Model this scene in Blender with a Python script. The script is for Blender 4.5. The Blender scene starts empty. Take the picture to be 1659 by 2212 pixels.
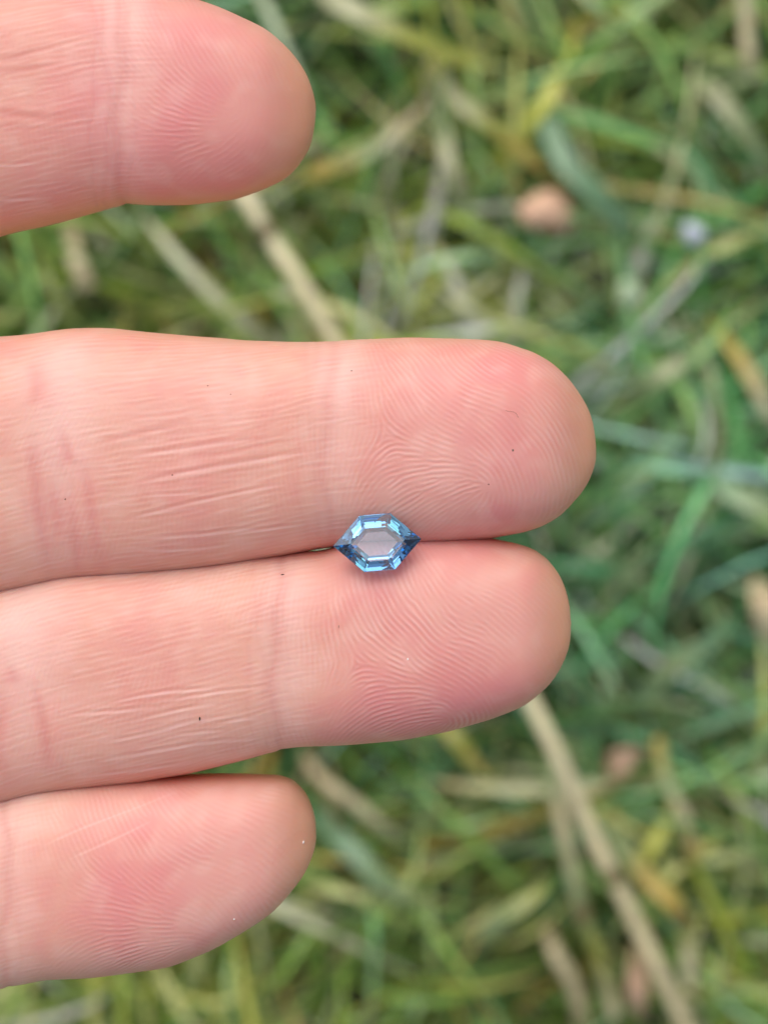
import bpy, math, random
import numpy as np
from mathutils import Vector, Matrix, Euler

random.seed(7)
RNG = np.random.default_rng(11)
SC = bpy.context.scene
COL = SC.collection
MM = 0.001

# ------------------------------------------------------------------ camera
PX = 26.0                     # sheet units (a 1659 x 2212 tracing grid) per millimetre at the hand
HAND_Z = 0.310                # height of the fingers' mid plane above the ground
CAM_D = 0.190                 # camera above that plane
cam_data = bpy.data.cameras.new('camera')
cam = bpy.data.objects.new('camera', cam_data)
COL.objects.link(cam)
cam.location = (0, 0, HAND_Z + CAM_D)
cam.rotation_euler = (0, 0, 0)
cam_data.sensor_fit = 'HORIZONTAL'
cam_data.sensor_width = 36.0
cam_data.lens = 36.0 * (CAM_D * 1000) / (1659 / PX)
cam_data.clip_start = 0.01
cam_data.clip_end = 200
cam_data.dof.use_dof = True
cam_data.dof.focus_distance = CAM_D - 0.0045
cam_data.dof.aperture_fstop = cam_data.lens / 3.1
SC.camera = cam

# ------------------------------------------------------------------ sky, sun, exposure
SUN_ELEV, SUN_AZ = math.radians(48), math.radians(-10)      # azimuth from +Y towards +X
SC.world = bpy.data.worlds.new('World')
SC.world.use_nodes = True
wn = SC.world.node_tree
wn.nodes.clear()
w_out = wn.nodes.new('ShaderNodeOutputWorld')
w_bg = wn.nodes.new('ShaderNodeBackground')
w_hsv = wn.nodes.new('ShaderNodeHueSaturation')
w_sky = wn.nodes.new('ShaderNodeTexSky')
w_sky.sky_type = 'NISHITA'
w_sky.sun_disc = False
w_sky.sun_elevation = SUN_ELEV
w_sky.sun_rotation = SUN_AZ
w_sky.dust_density = 3.0
w_sky.air_density = 1.2
w_hsv.inputs['Saturation'].default_value = 0.42
wn.links.new(w_sky.outputs[0], w_hsv.inputs['Color'])
wn.links.new(w_hsv.outputs[0], w_bg.inputs['Color'])
w_bg.inputs['Strength'].default_value = 0.15
wn.links.new(w_bg.outputs[0], w_out.inputs['Surface'])
sun_data = bpy.data.lights.new('sun', 'SUN')
sun = bpy.data.objects.new('sun', sun_data)
COL.objects.link(sun)
sun_data.energy = 1.45
sun_data.angle = math.radians(60)
sun_data.color = (1.0, 0.94, 0.86)
sd = Vector((math.sin(SUN_AZ) * math.cos(SUN_ELEV), math.cos(SUN_AZ) * math.cos(SUN_ELEV), math.sin(SUN_ELEV)))
sun.rotation_euler = sd.to_track_quat('Z', 'Y').to_euler()
SC.view_settings.view_transform = 'Standard'
SC.view_settings.look = 'None'
SC.view_settings.exposure = 0.04
SC.view_settings.gamma = 1.0
SC.cycles.use_denoising = True
SC.cycles.max_bounces = 24
SC.cycles.transmission_bounces = 24
SC.cycles.glossy_bounces = 12
SC.cycles.diffuse_bounces = 8
SC.cycles.caustics_refractive = True
SC.cycles.blur_glossy = 0.3

# ------------------------------------------------------------------ helpers
def sx(u): return (u - 829.5) / PX * MM          # sheet -> world at the hand's mid plane
def sy(v): return (1106.0 - v) / PX * MM

def at(u, v, z):
    """the point at height z that lies behind sheet position (u, v)"""
    k = (HAND_Z + CAM_D - z) / CAM_D
    return Vector((sx(u) * k, sy(v) * k, z))

def tag(o, label=None, cat=None, group=None, kind=None):
    if label: o['label'] = label
    if cat: o['category'] = cat
    if group: o['group'] = group
    if kind: o['kind'] = kind
    return o

def empty(name, loc):
    o = bpy.data.objects.new(name, None)
    o.empty_display_size = 0.005
    o.location = loc
    COL.objects.link(o)
    return o

def mesh_obj(name, V, F, mat, parent=None, smooth=True, loc=None):
    me = bpy.data.meshes.new(name)
    V = np.asarray(V, dtype=np.float32)
    if isinstance(F, np.ndarray):
        k = F.shape[1]
        me.vertices.add(len(V)); me.vertices.foreach_set('co', V.ravel())
        me.loops.add(F.size); me.loops.foreach_set('vertex_index', F.ravel().astype(np.int32))
        me.polygons.add(len(F))
        me.polygons.foreach_set('loop_start', np.arange(0, F.size, k, dtype=np.int32))
        me.update(calc_edges=True)
    else:
        me.from_pydata([tuple(map(float, v)) for v in V], [], F)
    me.validate()
    if smooth: me.polygons.foreach_set('use_smooth', [True] * len(me.polygons))
    me.materials.append(mat)
    o = bpy.data.objects.new(name, me)
    COL.objects.link(o)
    if parent is not None: o.parent = parent
    if loc is not None: o.location = loc
    return o

def set_color(me, name, arr):
    a = me.attributes.new(name, 'FLOAT_COLOR', 'POINT')
    full = np.ones((len(me.vertices), 4), dtype=np.float32)
    full[:, :arr.shape[1]] = arr
    a.data.foreach_set('color', full.ravel())

def srgb(r, g, b):
    f = lambda c: c / 12.92 if c <= 0.04045 else ((c + 0.055) / 1.055) ** 2.4
    return np.array([f(r / 255), f(g / 255), f(b / 255)])

def mat_new(name):
    m = bpy.data.materials.new(name)
    m.use_nodes = True
    n = m.node_tree.nodes
    return m, n, m.node_tree.links, n['Principled BSDF'], n['Material Output']

def sstep(a, b, x):
    t = np.clip((x - a) / (b - a), 0, 1)
    return t * t * (3 - 2 * t)

def noise_grid(shape, cell, rng):
    """smooth gaussian noise, correlation length = cell (grid units), unit variance"""
    n = rng.standard_normal(shape)
    fy = np.fft.fftfreq(shape[0])[:, None]; fx = np.fft.rfftfreq(shape[1])[None, :]
    k = np.exp(-0.5 * (fx ** 2 + fy ** 2) * (2 * math.pi * cell) ** 2 * 0.5)
    r = np.fft.irfft2(np.fft.rfft2(n) * k, s=shape)
    return r / (r.std() + 1e-9)

def sample(grid, gx, gy):
    """bilinear; gx along axis 1, gy along axis 0"""
    h, w = grid.shape
    gx = np.clip(gx, 0, w - 1.001); gy = np.clip(gy, 0, h - 1.001)
    x0 = gx.astype(int); y0 = gy.astype(int)
    fx = gx - x0; fy = gy - y0
    return (grid[y0, x0] * (1 - fx) * (1 - fy) + grid[y0, x0 + 1] * fx * (1 - fy)
            + grid[y0 + 1, x0] * (1 - fx) * fy + grid[y0 + 1, x0 + 1] * fx * fy)

# ------------------------------------------------------------------ setting: ground
def make_ground():
    m, n, l, p, out = mat_new('soil')
    tc = n.new('ShaderNodeTexCoord')
    n1 = n.new('ShaderNodeTexNoise'); n1.inputs['Scale'].default_value = 90; n1.inputs['Detail'].default_value = 8
    n2 = n.new('ShaderNodeTexNoise'); n2.inputs['Scale'].default_value = 2.2; n2.inputs['Detail'].default_value = 6
    r1 = n.new('ShaderNodeValToRGB')
    r1.color_ramp.elements[0].color = (0.035, 0.026, 0.018, 1); r1.color_ramp.elements[0].position = 0.3
    r1.color_ramp.elements[1].color = (0.16, 0.12, 0.09, 1); r1.color_ramp.elements[1].position = 0.75
    # beyond the modelled blades the lawn goes on as grass colour
    geo = n.new('ShaderNodeNewGeometry')
    ln = n.new('ShaderNodeVectorMath'); ln.operation = 'LENGTH'
    mr = n.new('ShaderNodeMapRange'); mr.inputs[1].default_value = 0.9; mr.inputs[2].default_value = 1.5
    r2 = n.new('ShaderNodeValToRGB')
    r2.color_ramp.elements[0].color = (0.035, 0.07, 0.018, 1); r2.color_ramp.elements[0].position = 0.3
    r2.color_ramp.elements[1].color = (0.11, 0.16, 0.06, 1); r2.color_ramp.elements[1].position = 0.7
    mx = n.new('ShaderNodeMix'); mx.data_type = 'RGBA'
    l.new(tc.outputs['Object'], n1.inputs['Vector']); l.new(tc.outputs['Object'], n2.inputs['Vector'])
    l.new(n1.outputs[0], r1.inputs[0]); l.new(n2.outputs[0], r2.inputs[0])
    l.new(geo.outputs['Position'], ln.inputs[0]); l.new(ln.outputs['Value'], mr.inputs[0])
    l.new(mr.outputs[0], mx.inputs[0]); l.new(r1.outputs[0], mx.inputs[6]); l.new(r2.outputs[0], mx.inputs[7])
    l.new(mx.outputs[2], p.inputs['Base Color'])
    p.inputs['Roughness'].default_value = 0.95
    b = n.new('ShaderNodeBump'); b.inputs['Distance'].default_value = 0.004; b.inputs['Strength'].default_value = 0.8
    l.new(n1.outputs[0], b.inputs['Height']); l.new(b.outputs[0], p.inputs['Normal'])
    # graded sheet: fine in the middle, reaching out to the horizon
    k = np.linspace(-1, 1, 141)
    c = np.sign(k) * (np.abs(k) * 0.5 + np.abs(k) ** 9 * 60)
    X, Y = np.meshgrid(c, c)
    ns = noise_grid(X.shape, 2.0, RNG) * 0.0025 * np.exp(-(X ** 2 + Y ** 2) / 1.0)
    V = np.stack([X, Y, ns], -1).reshape(-1, 3)
    i = np.arange(140)[:, None] * 141 + np.arange(140)[None, :]
    F = np.stack([i, i + 1, i + 142, i + 141], -1).reshape(-1, 4)
    o = mesh_obj('ground', V, F, m)
    tag(o, 'brown soil showing between the blades of the lawn', 'ground', kind='structure')
make_ground()

# ------------------------------------------------------------------ grass
def leaf_material(name):
    m, n, l, p, out = mat_new(name)
    at_ = n.new('ShaderNodeAttribute'); at_.attribute_name = 'tint'
    nz = n.new('ShaderNodeTexNoise'); nz.inputs['Scale'].default_value = 260; nz.inputs['Detail'].default_value = 3
    tc = n.new('ShaderNodeTexCoord'); l.new(tc.outputs['Object'], nz.inputs['Vector'])
    hs = n.new('ShaderNodeHueSaturation')
    mr = n.new('ShaderNodeMapRange'); mr.inputs[3].default_value = 0.7; mr.inputs[4].default_value = 1.3
    l.new(nz.outputs[0], mr.inputs[0]); l.new(mr.outputs[0], hs.inputs['Value']); l.new(at_.outputs['Color'], hs.inputs['Color'])
    l.new(hs.outputs[0], p.inputs['Base Color'])
    p.inputs['Roughness'].default_value = 0.2
    tr = n.new('ShaderNodeBsdfTranslucent'); l.new(hs.outputs[0], tr.inputs['Color'])
    ms = n.new('ShaderNodeMixShader'); ms.inputs[0].default_value = 0.28
    l.new(p.outputs[0], ms.inputs[1]); l.new(tr.outputs[0], ms.inputs[2]); l.new(ms.outputs[0], out.inputs['Surface'])
    return m
LEAF = leaf_material('grass_leaf')

GREENS = [srgb(80, 112, 62), srgb(88, 124, 76), srgb(100, 136, 92), srgb(112, 148, 108), srgb(108, 134, 70), srgb(132, 150, 92),
          srgb(84, 112, 62), srgb(142, 160, 112), srgb(128, 142, 76)]
DRY = [srgb(190, 178, 128), srgb(176, 160, 104), srgb(168, 146, 104), srgb(205, 190, 140), srgb(180, 162, 92), srgb(170, 156, 120)]

def blades(N, half, rng, zmax, dry_share, lmin, lmax, wmin, wmax, hole=None):
    """N curved, folded blades; returns V, F, colours"""
    S = 7
    s = np.linspace(0, 1, S)[None, :]
    x0 = rng.uniform(-half, half, N); y0 = rng.uniform(-half, half, N)
    # direction varies in patches
    g = noise_grid((96, 96), 7, rng)
    a0 = sample(g, (x0 / half * .5 + .5) * 95, (y0 / half * .5 + .5) * 95) * 1.1 - 0.9
    az = a0 + rng.normal(0, 0.9, N) + math.pi * (rng.random(N) < 0.45)
    L = rng.uniform(lmin, lmax, N)
    bend = rng.normal(0, 0.7, N)
    H = np.clip(rng.gamma(3.0, zmax / 5, N), 0.003, zmax)
    p = rng.uniform(0.35, 0.8, N)
    ang = az[:, None] + bend[:, None] * s
    dx = np.cos(ang) / (S - 1); dy = np.sin(ang) / (S - 1)
    X = x0[:, None] + (np.cumsum(dx, 1) - dx) * L[:, None]
    Y = y0[:, None] + (np.cumsum(dy, 1) - dy) * L[:, None]
    # rises, arches, tip droops
    Z = H[:, None] * np.sin(np.pi * np.clip(s / (2 * p[:, None]), 0, 1)) ** 0.8 + 0.001
    Z = np.where(s > p[:, None], H[:, None] * (1 - 0.55 * ((s - p[:, None]) / (1.001 - p[:, None])) ** 2) + 0.001, Z)
    W = (rng.uniform(wmin, wmax, N) * np.where(rng.random(N) < 0.10, 1.7, 1.0))[:, None] * np.clip(np.minimum(0.55 + s * 2.5, 1.0) * (1 - s ** 3.5), 0.03, 1) * 0.5
    tw = rng.uniform(-0.9, 0.9, N)[:, None] + rng.normal(0, 0.6, N)[:, None] * s
    px, py = -np.sin(ang), np.cos(ang)
    ct, st = np.cos(tw), np.sin(tw)
    fold = rng.uniform(0.0, 0.45, N)[:, None] * W
    A = np.stack([X + px * W * ct, Y + py * W * ct, Z + W * st + fold], -1)
    B = np.stack([X, Y, Z], -1)
    C = np.stack([X - px * W * ct, Y - py * W * ct, Z - W * st + fold], -1)
    V = np.stack([A, B, C], 2)                       # N,S,3,3
    V[..., 2] = np.maximum(V[..., 2], 0.0005)
    base = (np.arange(N)[:, None] * S + np.arange(S - 1)[None, :]) * 3
    F = []
    for k in (0, 1):
        F.append(np.stack([base + k, base + k + 1, base + k + 4, base + k + 3], -1))
    F = np.stack(F, 2).reshape(-1, 4)
    # bare patches of soil
    mx_, my_ = X[:, S // 2], Y[:, S // 2]
    gone = np.zeros(N, bool)
    for (u, v, ra, rb) in ((1530, 1335, .017, .011), (745, 2135, .012, .010), (1290, 2090, .008, .010), (690, 610, .006, .008)):
        q = at(u, v, .012)
        gone |= (((mx_ - q.x) / ra) ** 2 + ((my_ - q.y) / rb) ** 2 < 1) & (rng.random(N) < 0.9)
    V[gone] = V[gone] * 0 + np.array([0, 0, -0.02])
    gr = np.array(GREENS)[rng.integers(0, len(GREENS), N)]
    dr = np.array(DRY)[rng.integers(0, len(DRY), N)]
    isdry = rng.random(N) < dry_share
    tip = rng.random(N) < 0.25
    paletip = rng.random(N) < 0.3
    tuft = noise_grid((160, 160), 4.5, rng); hue = noise_grid((160, 160), 6, rng)
    gx, gy = (x0 / half * .5 + .5) * 159, (y0 / half * .5 + .5) * 159
    val = np.exp(0.55 * np.clip(sample(tuft, gx, gy), -2, 2))
    hv = np.clip(sample(hue, gx, gy), -1.5, 1.5)
    c = np.where(isdry[:, None], dr * 0.68, gr) * (rng.uniform(0.45, 2.7, N) * val)[:, None]
    c = c * np.stack([0.98 + 0.26 * hv, 1.10 + 0.05 * hv, 0.92 - 0.18 * hv], -1)
    c = np.minimum(c, 0.62)
    cc = np.repeat(c[:, None, :], S, 1)
    tipw = (sstep(0.55, 0.9, s) * tip[:, None])[..., None]
    tc_ = np.where(paletip[:, None], srgb(205, 208, 170), dr)
    cc = cc * (1 - tipw) + tc_[:, None, :] * tipw
    basew = (1 - sstep(0.0, 0.3, s))[..., None] * 0.5
    cc = cc * (1 - basew) + srgb(150, 150, 96) * basew
    cc = np.repeat(cc[:, :, None, :], 3, 2)
    cc[:, :, 1, :] *= 1.15
    return V.reshape(-1, 3), F, cc.reshape(-1, 3)

def make_grass():
    parts = [blades(38000, 0.40, np.random.default_rng(3), 0.029, 0.115, 0.025, 0.075, 0.0008, 0.0021),
             blades(9000, 0.40, np.random.default_rng(5), 0.012, 0.42, 0.02, 0.05, 0.0008, 0.0022),
             blades(26000, 1.10, np.random.default_rng(8), 0.032, 0.12, 0.045, 0.10, 0.0022, 0.0052)]
    names = ['grass', 'dry_thatch', 'surrounding_grass']
    labs = ['green lawn blades lying in all directions under the hand', 'pale dry thatch lying low between the green blades',
            'lawn going on around the patch under the hand']
    for i, (V, F, c) in enumerate(parts):
        if i == 2:
            keep = []
            S3 = 21
            Vb = V.reshape(-1, S3, 3); cb = c.reshape(-1, S3, 3)
            k = (np.abs(Vb[:, :, 0]).max(1) > 0.40) | (np.abs(Vb[:, :, 1]).max(1) > 0.40)
            k &= ~((np.abs(Vb[:, :, 0]).min(1) < 0.33) & (np.abs(Vb[:, :, 1]).min(1) < 0.33))
            V = Vb[k].reshape(-1, 3); c = cb[k].reshape(-1, 3)
            F = F[:k.sum() * 12]
        o = mesh_obj(names[i], V, F, LEAF)
        set_color(o.data, 'tint', c)
        tag(o, labs[i], 'grass', kind='stuff')
make_grass()

# ------------------------------------------------------------------ single blades and stems one can pick out
def spline(pts, n):
    """Catmull-Rom through points"""
    P = np.array(pts, float)
    P = np.vstack([2 * P[0] - P[1], P, 2 * P[-1] - P[-2]])
    m = len(P) - 3
    t = np.linspace(0, m - 1e-6, n)
    i = t.astype(int); f = (t - i)[:, None]
    p0, p1, p2, p3 = P[i], P[i + 1], P[i + 2], P[i + 3]
    return 0.5 * (2 * p1 + (p2 - p0) * f + (2 * p0 - 5 * p1 + 4 * p2 - p3) * f ** 2 + (3 * p1 - p0 - 3 * p2 + p3) * f ** 3)

def ribbon(name, uvz, width, cols, label, cat, group=None, twist=0.3, point=True, round_=False, nodes=()):
    """a blade (folded ribbon with thickness) or a round stem through sheet points (u, v, z)"""
    P = np.array([tuple(at(u, v, z)) for u, v, z in uvz])
    n = 60
    C = spline(P, n)
    O = C[0].copy(); C = C - O
    T = np.gradient(C, axis=0); T /= np.linalg.norm(T, axis=1)[:, None]
    up = np.array([0, 0, 1.0])
    S_ = np.cross(T, up); S_ /= np.linalg.norm(S_, axis=1)[:, None]
    U = np.cross(S_, T)
    s = np.linspace(0, 1, n)
    w = np.full(n, width * 0.36)
    if point: w = w * np.clip(np.minimum(0.5 + s * 4, 1) * (1 - s ** 4), 0.04, 1)
    tw = twist * np.sin(s * 4 + len(label)) + 0.1
    K = 8
    ph = np.linspace(0, 2 * math.pi, K, endpoint=False)
    V = np.zeros((n, K, 3))
    for k in range(K):
        if round_:
            a = np.cos(ph[k]) * w; b = np.sin(ph[k]) * w * 0.8
        else:
            a = np.cos(ph[k]) * w; b = np.sin(ph[k]) * 0.00018 + np.abs(np.cos(ph[k])) * w * 0.28
        V[:, k] = C + S_ * (a * np.cos(tw) - b * np.sin(tw))[:, None] + U * (a * np.sin(tw) + b * np.cos(tw))[:, None]
    idx = np.arange(n - 1)[:, None] * K + np.arange(K)[None, :]
    nx = np.arange(n - 1)[:, None] * K + (np.arange(K)[None, :] + 1) % K
    F = np.stack([idx, nx, nx + K, idx + K], -1).reshape(-1, 4)
    F = [tuple(int(q) for q in f) for f in F]
    F.append(tuple(range(K))[::-1]); F.append(tuple((n - 1) * K + k for k in range(K)))
    cs = np.array(cols)
    t = np.linspace(0, len(cs) - 1, n)
    i = np.clip(t.astype(int), 0, len(cs) - 2) if len(cs) > 1 else np.zeros(n, int)
    cc = cs[i] * (1 - (t - i))[:, None] + cs[np.minimum(i + 1, len(cs) - 1)] * (t - i)[:, None]
    streak = np.random.default_rng(len(label)).uniform(0.82, 1.15, (1, K, 1))
    blotch = 1 + 0.13 * np.sin(s * 37 + 1)[:, None, None] * np.sin(s * 13)[:, None, None]
    cc = np.repeat(cc[:, None], K, 1) * streak * blotch
    if nodes:
        root = empty(name, tuple(O))
        tag(root, label, cat, group)
        o = mesh_obj('stem', V.reshape(-1, 3), F, LEAF, root)
        set_color(o.data, 'tint', cc.reshape(-1, 3))
        for q in nodes:
            j = int(q * (n - 1))
            ring = []
            for dz, rr in ((-1.6, 1.04), (-0.7, 1.22), (0.5, 1.22), (1.4, 1.04)):
                for k in range(10):
                    a = k / 10 * 2 * math.pi
                    ring.append(C[j] + T[j] * dz * 0.0011 + (S_[j] * math.cos(a) + U[j] * math.sin(a) * 0.85) * w[j] * rr)
            Fn = [(r * 10 + k, r * 10 + (k + 1) % 10, r * 10 + 10 + (k + 1) % 10, r * 10 + 10 + k) for r in range(3) for k in range(10)]
            no = mesh_obj('stem_node', ring, Fn, LEAF, root)
            set_color(no.data, 'tint', np.tile(srgb(128, 112, 78), (40, 1)))
        return root
    o = mesh_obj(name, V.reshape(-1, 3), F, LEAF, loc=tuple(O))
    set_color(o.data, 'tint', cc.reshape(-1, 3))
    tag(o, label, cat, group)
    return o

STRAW = srgb(234, 224, 186); STRAW2 = srgb(222, 210, 170); TAN = srgb(204, 184, 148); YEL = srgb(206, 180, 96)
YG = srgb(160, 164, 74); BG = srgb(120, 158, 118); PG = srgb(150, 168, 118); PALE = srgb(190, 190, 150); GR = srgb(78, 126, 70)
G1 = 'dry stems lying on the lawn'; G2 = 'yellowing blades on the lawn'; G3 = 'broad green blades on the lawn'
ribbon('straw', [(500, 370, .030), (571, 493, .033), (676, 654, .036), (860, 990, .037), (1040, 1320, .037), (1185, 1591, .037), (1282, 1806, .036), (1387, 2021, .035), (1471, 2197, .033), (1530, 2330, .03)],
       .0046, [STRAW, STRAW, STRAW2, STRAW, STRAW, STRAW2, STRAW2, TAN], 'longest beige straw, passing under the middle and ring fingers', 'straw', G1, twist=.1, point=False, round_=True, nodes=(.13, .72))
ribbon('straw', [(1185, 1640, .026), (1215, 1780, .030), (1250, 1950, .031), (1290, 2060, .030), (1330, 2200, .026)], .0042,
       [PG, STRAW2, PG, YG, STRAW], 'greenish straw running just left of the longest straw at the bottom', 'straw', G1, point=False, round_=True, nodes=(.55,))
ribbon('bent_blade', [(1270, 1720, .024), (1345, 1830, .03), (1400, 1900, .032), (1450, 1950, .033), (1480, 2010, .03), (1487, 2080, .028), (1490, 2180, .024)], .0046,
       [YG, PG, YEL, YEL, YG, STRAW, STRAW], 'yellow blade bent at a knee, right of the longest straw', 'grass blade', G2, point=False, nodes=(.6,))
ribbon('yellow_blade', [(940, 1540, .026), (985, 1600, .030), (1060, 1690, .028)], .0050, [YEL, YG, YEL], 'yellow blade just below the edge of the ring finger', 'grass blade', G2)
ribbon('pale_blade', [(925, 120, .02), (985, 215, .028), (1060, 270, .031), (1150, 345, .030), (1185, 380, .026)], .0046, [TAN, PALE, YG, YEL, YEL],
       'pale blade with a yellow tip, above the peach pebble', 'grass blade', G2)
ribbon('pale_blade', [(640, 400, .022), (700, 365, .028), (800, 330, .030), (880, 260, .028), (950, 190, .02)], .0040, [YG, YEL, PG, TAN, TAN],
       'tan blade slanting up to the right beside the index fingertip', 'grass blade', G2)
ribbon('pale_blade', [(955, 250, .025), (965, 330, .030), (985, 390, .030), (1000, 500, .024)], .0042, [PG, PALE, PALE, BG],
       'short upright pale blade between the index fingertip and the peach pebble', 'grass blade', G2)
ribbon('green_blade', [(1150, 160, .024), (1210, 330, .031), (1280, 410, .034), (1345, 480, .032), (1375, 520, .026)], .0072, [GR, BG, BG, BG, PG],
       'broad blue-green blade running down beside the peach pebble', 'grass blade', G3)
ribbon('green_blade', [(1380, 1530, .022), (1450, 1440, .030), (1530, 1390, .030), (1620, 1290, .024)], .0060, [BG, PG, BG, GR],
       'light green blade crossing in front of the bare brown soil', 'grass blade', G3)
ribbon('pale_blade', [(1340, 870, .020), (1400, 830, .03), (1460, 790, .031), (1500, 765, .026)], .0050, [PG, PG, PALE, BG], 'pale slanting blade right of the middle fingertip', 'grass blade', G2)
ribbon('pale_blade', [(1530, 690, .022), (1600, 780, .03), (1650, 870, .030), (1690, 950, .025)], .0044, [YG, YEL, STRAW, PALE], 'yellow-tan blade at the right edge, level with the middle finger', 'grass blade', G2)
ribbon('straw', [(1608, -40, .03), (1612, 60, .031), (1618, 130, .03), (1622, 190, .024)], .0040, [PALE, STRAW2, STRAW2, PG], 'upright straw in the top right corner', 'straw', G1, point=False, round_=True)
ribbon('green_blade', [(1500, 170, .024), (1550, 210, .031), (1620, 300, .032), (1680, 400, .028)], .0052, [PG, PALE, PG, BG], 'pale green blade slanting down at the upper right edge', 'grass blade', G3)
ribbon('green_blade', [(1010, 2060, .022), (1080, 1990, .030), (1150, 1940, .030), (1210, 1880, .026)], .0054, [PG, PG, YG, GR], 'pale green blade slanting up, left of the greenish straw', 'grass blade', G3)
ribbon('straw', [(1185, 2010, .02), (1200, 2060, .026), (1240, 2130, .024), (1260, 2230, .02)], .0048, [TAN, STRAW2, TAN], 'short grey-brown straw at the bottom, beside the greenish straw', 'straw', G1, point=False, round_=True)
ribbon('straw', [(1420, 1600, .022), (1440, 1690, .028), (1475, 1760, .028), (1500, 1850, .024)], .0040, [YEL, PG, STRAW2, YEL], 'thin straw above the knee of the bent yellow blade', 'straw', G1, point=False, round_=True)
ribbon('green_blade', [(640, 1720, .02), (760, 1840, .03), (860, 1930, .031), (1000, 1960, .026)], .0062, [GR, BG, PG, YG], 'green blade running right from the little fingertip', 'grass blade', G3)
ribbon('green_blade', [(1640, 950, .02), (1560, 1040, .03), (1660, 1110, .034), (1760, 1190, .03)], .0070, [GR, BG, PG, BG], 'blue-green blade at the right edge, above the bare brown soil', 'grass blade', G3)
ribbon('straw', [(660, 1640, .022), (700, 1690, .029), (770, 1740, .030), (900, 1850, .024)], .0036, [TAN, TAN, STRAW2, GR], 'brown straw beside the gap between ring and little fingers', 'straw', G1, point=False, round_=True)
ribbon('pale_blade', [(690, -20, .03), (760, 20, .034), (880, 80, .034), (1010, 130, .03), (1130, 150, .024)], .0062, [PALE, PALE, YG, YG, PG], 'long pale blade crossing the top edge, beside the index finger', 'grass blade', G2)
ribbon('straw', [(150, 480, .022), (165, 560, .028), (190, 620, .026)], .0052, [TAN, STRAW2, TAN], 'short beige straw in the gap between index and middle fingers', 'straw', G1, point=False, round_=True)

def pebble(name, u, v, z, r, col, label, cat, seed):
    m, n, l, p, out = mat_new(name)
    nz = n.new('ShaderNodeTexNoise'); nz.inputs['Scale'].default_value = 400; nz.inputs['Detail'].default_value = 5
    rp = n.new('ShaderNodeValToRGB')
    rp.color_ramp.elements[0].color = (*(col * 0.6), 1); rp.color_ramp.elements[1].color = (*np.minimum(col * 1.25, .9), 1)
    l.new(nz.outputs[0], rp.inputs[0]); l.new(rp.outputs[0], p.inputs['Base Color']); p.inputs['Roughness'].default_value = 0.7
    rg = np.random.default_rng(seed)
    th = np.linspace(0, math.pi, 14)[1:-1]; ph = np.linspace(0, 2 * math.pi, 24, endpoint=False)
    TH, PH = np.meshgrid(th, ph, indexing='ij')
    rr = 1 + 0.12 * np.sin(3 * PH + rg.uniform(0, 6)) * np.sin(TH) + 0.10 * np.cos(2 * PH + rg.uniform(0, 6)) * np.sin(TH) + 0.07 * np.cos(3 * TH)
    V = np.stack([r[0] * rr * np.sin(TH) * np.cos(PH), r[1] * rr * np.sin(TH) * np.sin(PH), r[2] * rr * np.cos(TH)], -1).reshape(-1, 3)
    V = np.vstack([V, [[0, 0, r[2]], [0, 0, -r[2]]]])
    F = [(a * 24 + b, a * 24 + 24 + b, a * 24 + 24 + (b + 1) % 24, a * 24 + (b + 1) % 24) for a in range(11) for b in range(24)]
    F += [(288, b, (b + 1) % 24) for b in range(24)] + [(289, 264 + (b + 1) % 24, 264 + b) for b in range(24)]
    o = mesh_obj(name, V, F, m, loc=tuple(at(u, v, z)))
    o.rotation_euler = (rg.uniform(-.3, .3), rg.uniform(-.3, .3), rg.uniform(-.5, .5))
    tag(o, label, cat)
pebble('pebble', 1185, 455, .027, (.0056, .0046, .0030), srgb(228, 180, 150), 'round peach pebble lying in the grass right of the index finger', 'pebble', 1)
pebble('pebble', 1497, 505, .036, (.0022, .0022, .0018), srgb(200, 205, 228), 'tiny pale blue pebble in the grass at the upper right', 'pebble', 2)
pebble('pebble', 1360, 635, .036, (.0026, .0026, .0018), srgb(176, 196, 160), 'small pale green round spot below the peach pebble', 'pebble', 3)  # a pale rounded spot in the grass, not known to be stone
G4 = 'scraps of dead leaf in the lawn'
ribbon('dead_leaf', [(1310, 1660, .026), (1335, 1648, .031), (1365, 1635, .031), (1400, 1630, .026)], .0078, [TAN, srgb(226, 190, 160), srgb(226, 190, 160), TAN], 'orange scrap of dead leaf right of the longest straw', 'dead leaf', G4, twist=.6)
ribbon('dead_leaf', [(1640, 1250, .026), (1652, 1300, .032), (1660, 1350, .031), (1668, 1400, .026)], .0085, [STRAW, srgb(214, 190, 150), STRAW, TAN], 'cream scrap of dead leaf cut by the right edge', 'dead leaf', G4, twist=.6)
ribbon('dead_leaf', [(1378, 2040, .024), (1374, 2100, .030), (1376, 2160, .030), (1385, 2215, .024)], .0066, [TAN, srgb(226, 190, 160), srgb(226, 190, 160), TAN], 'long orange scrap of dead leaf near the bottom edge', 'dead leaf', G4, twist=.5)

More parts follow.
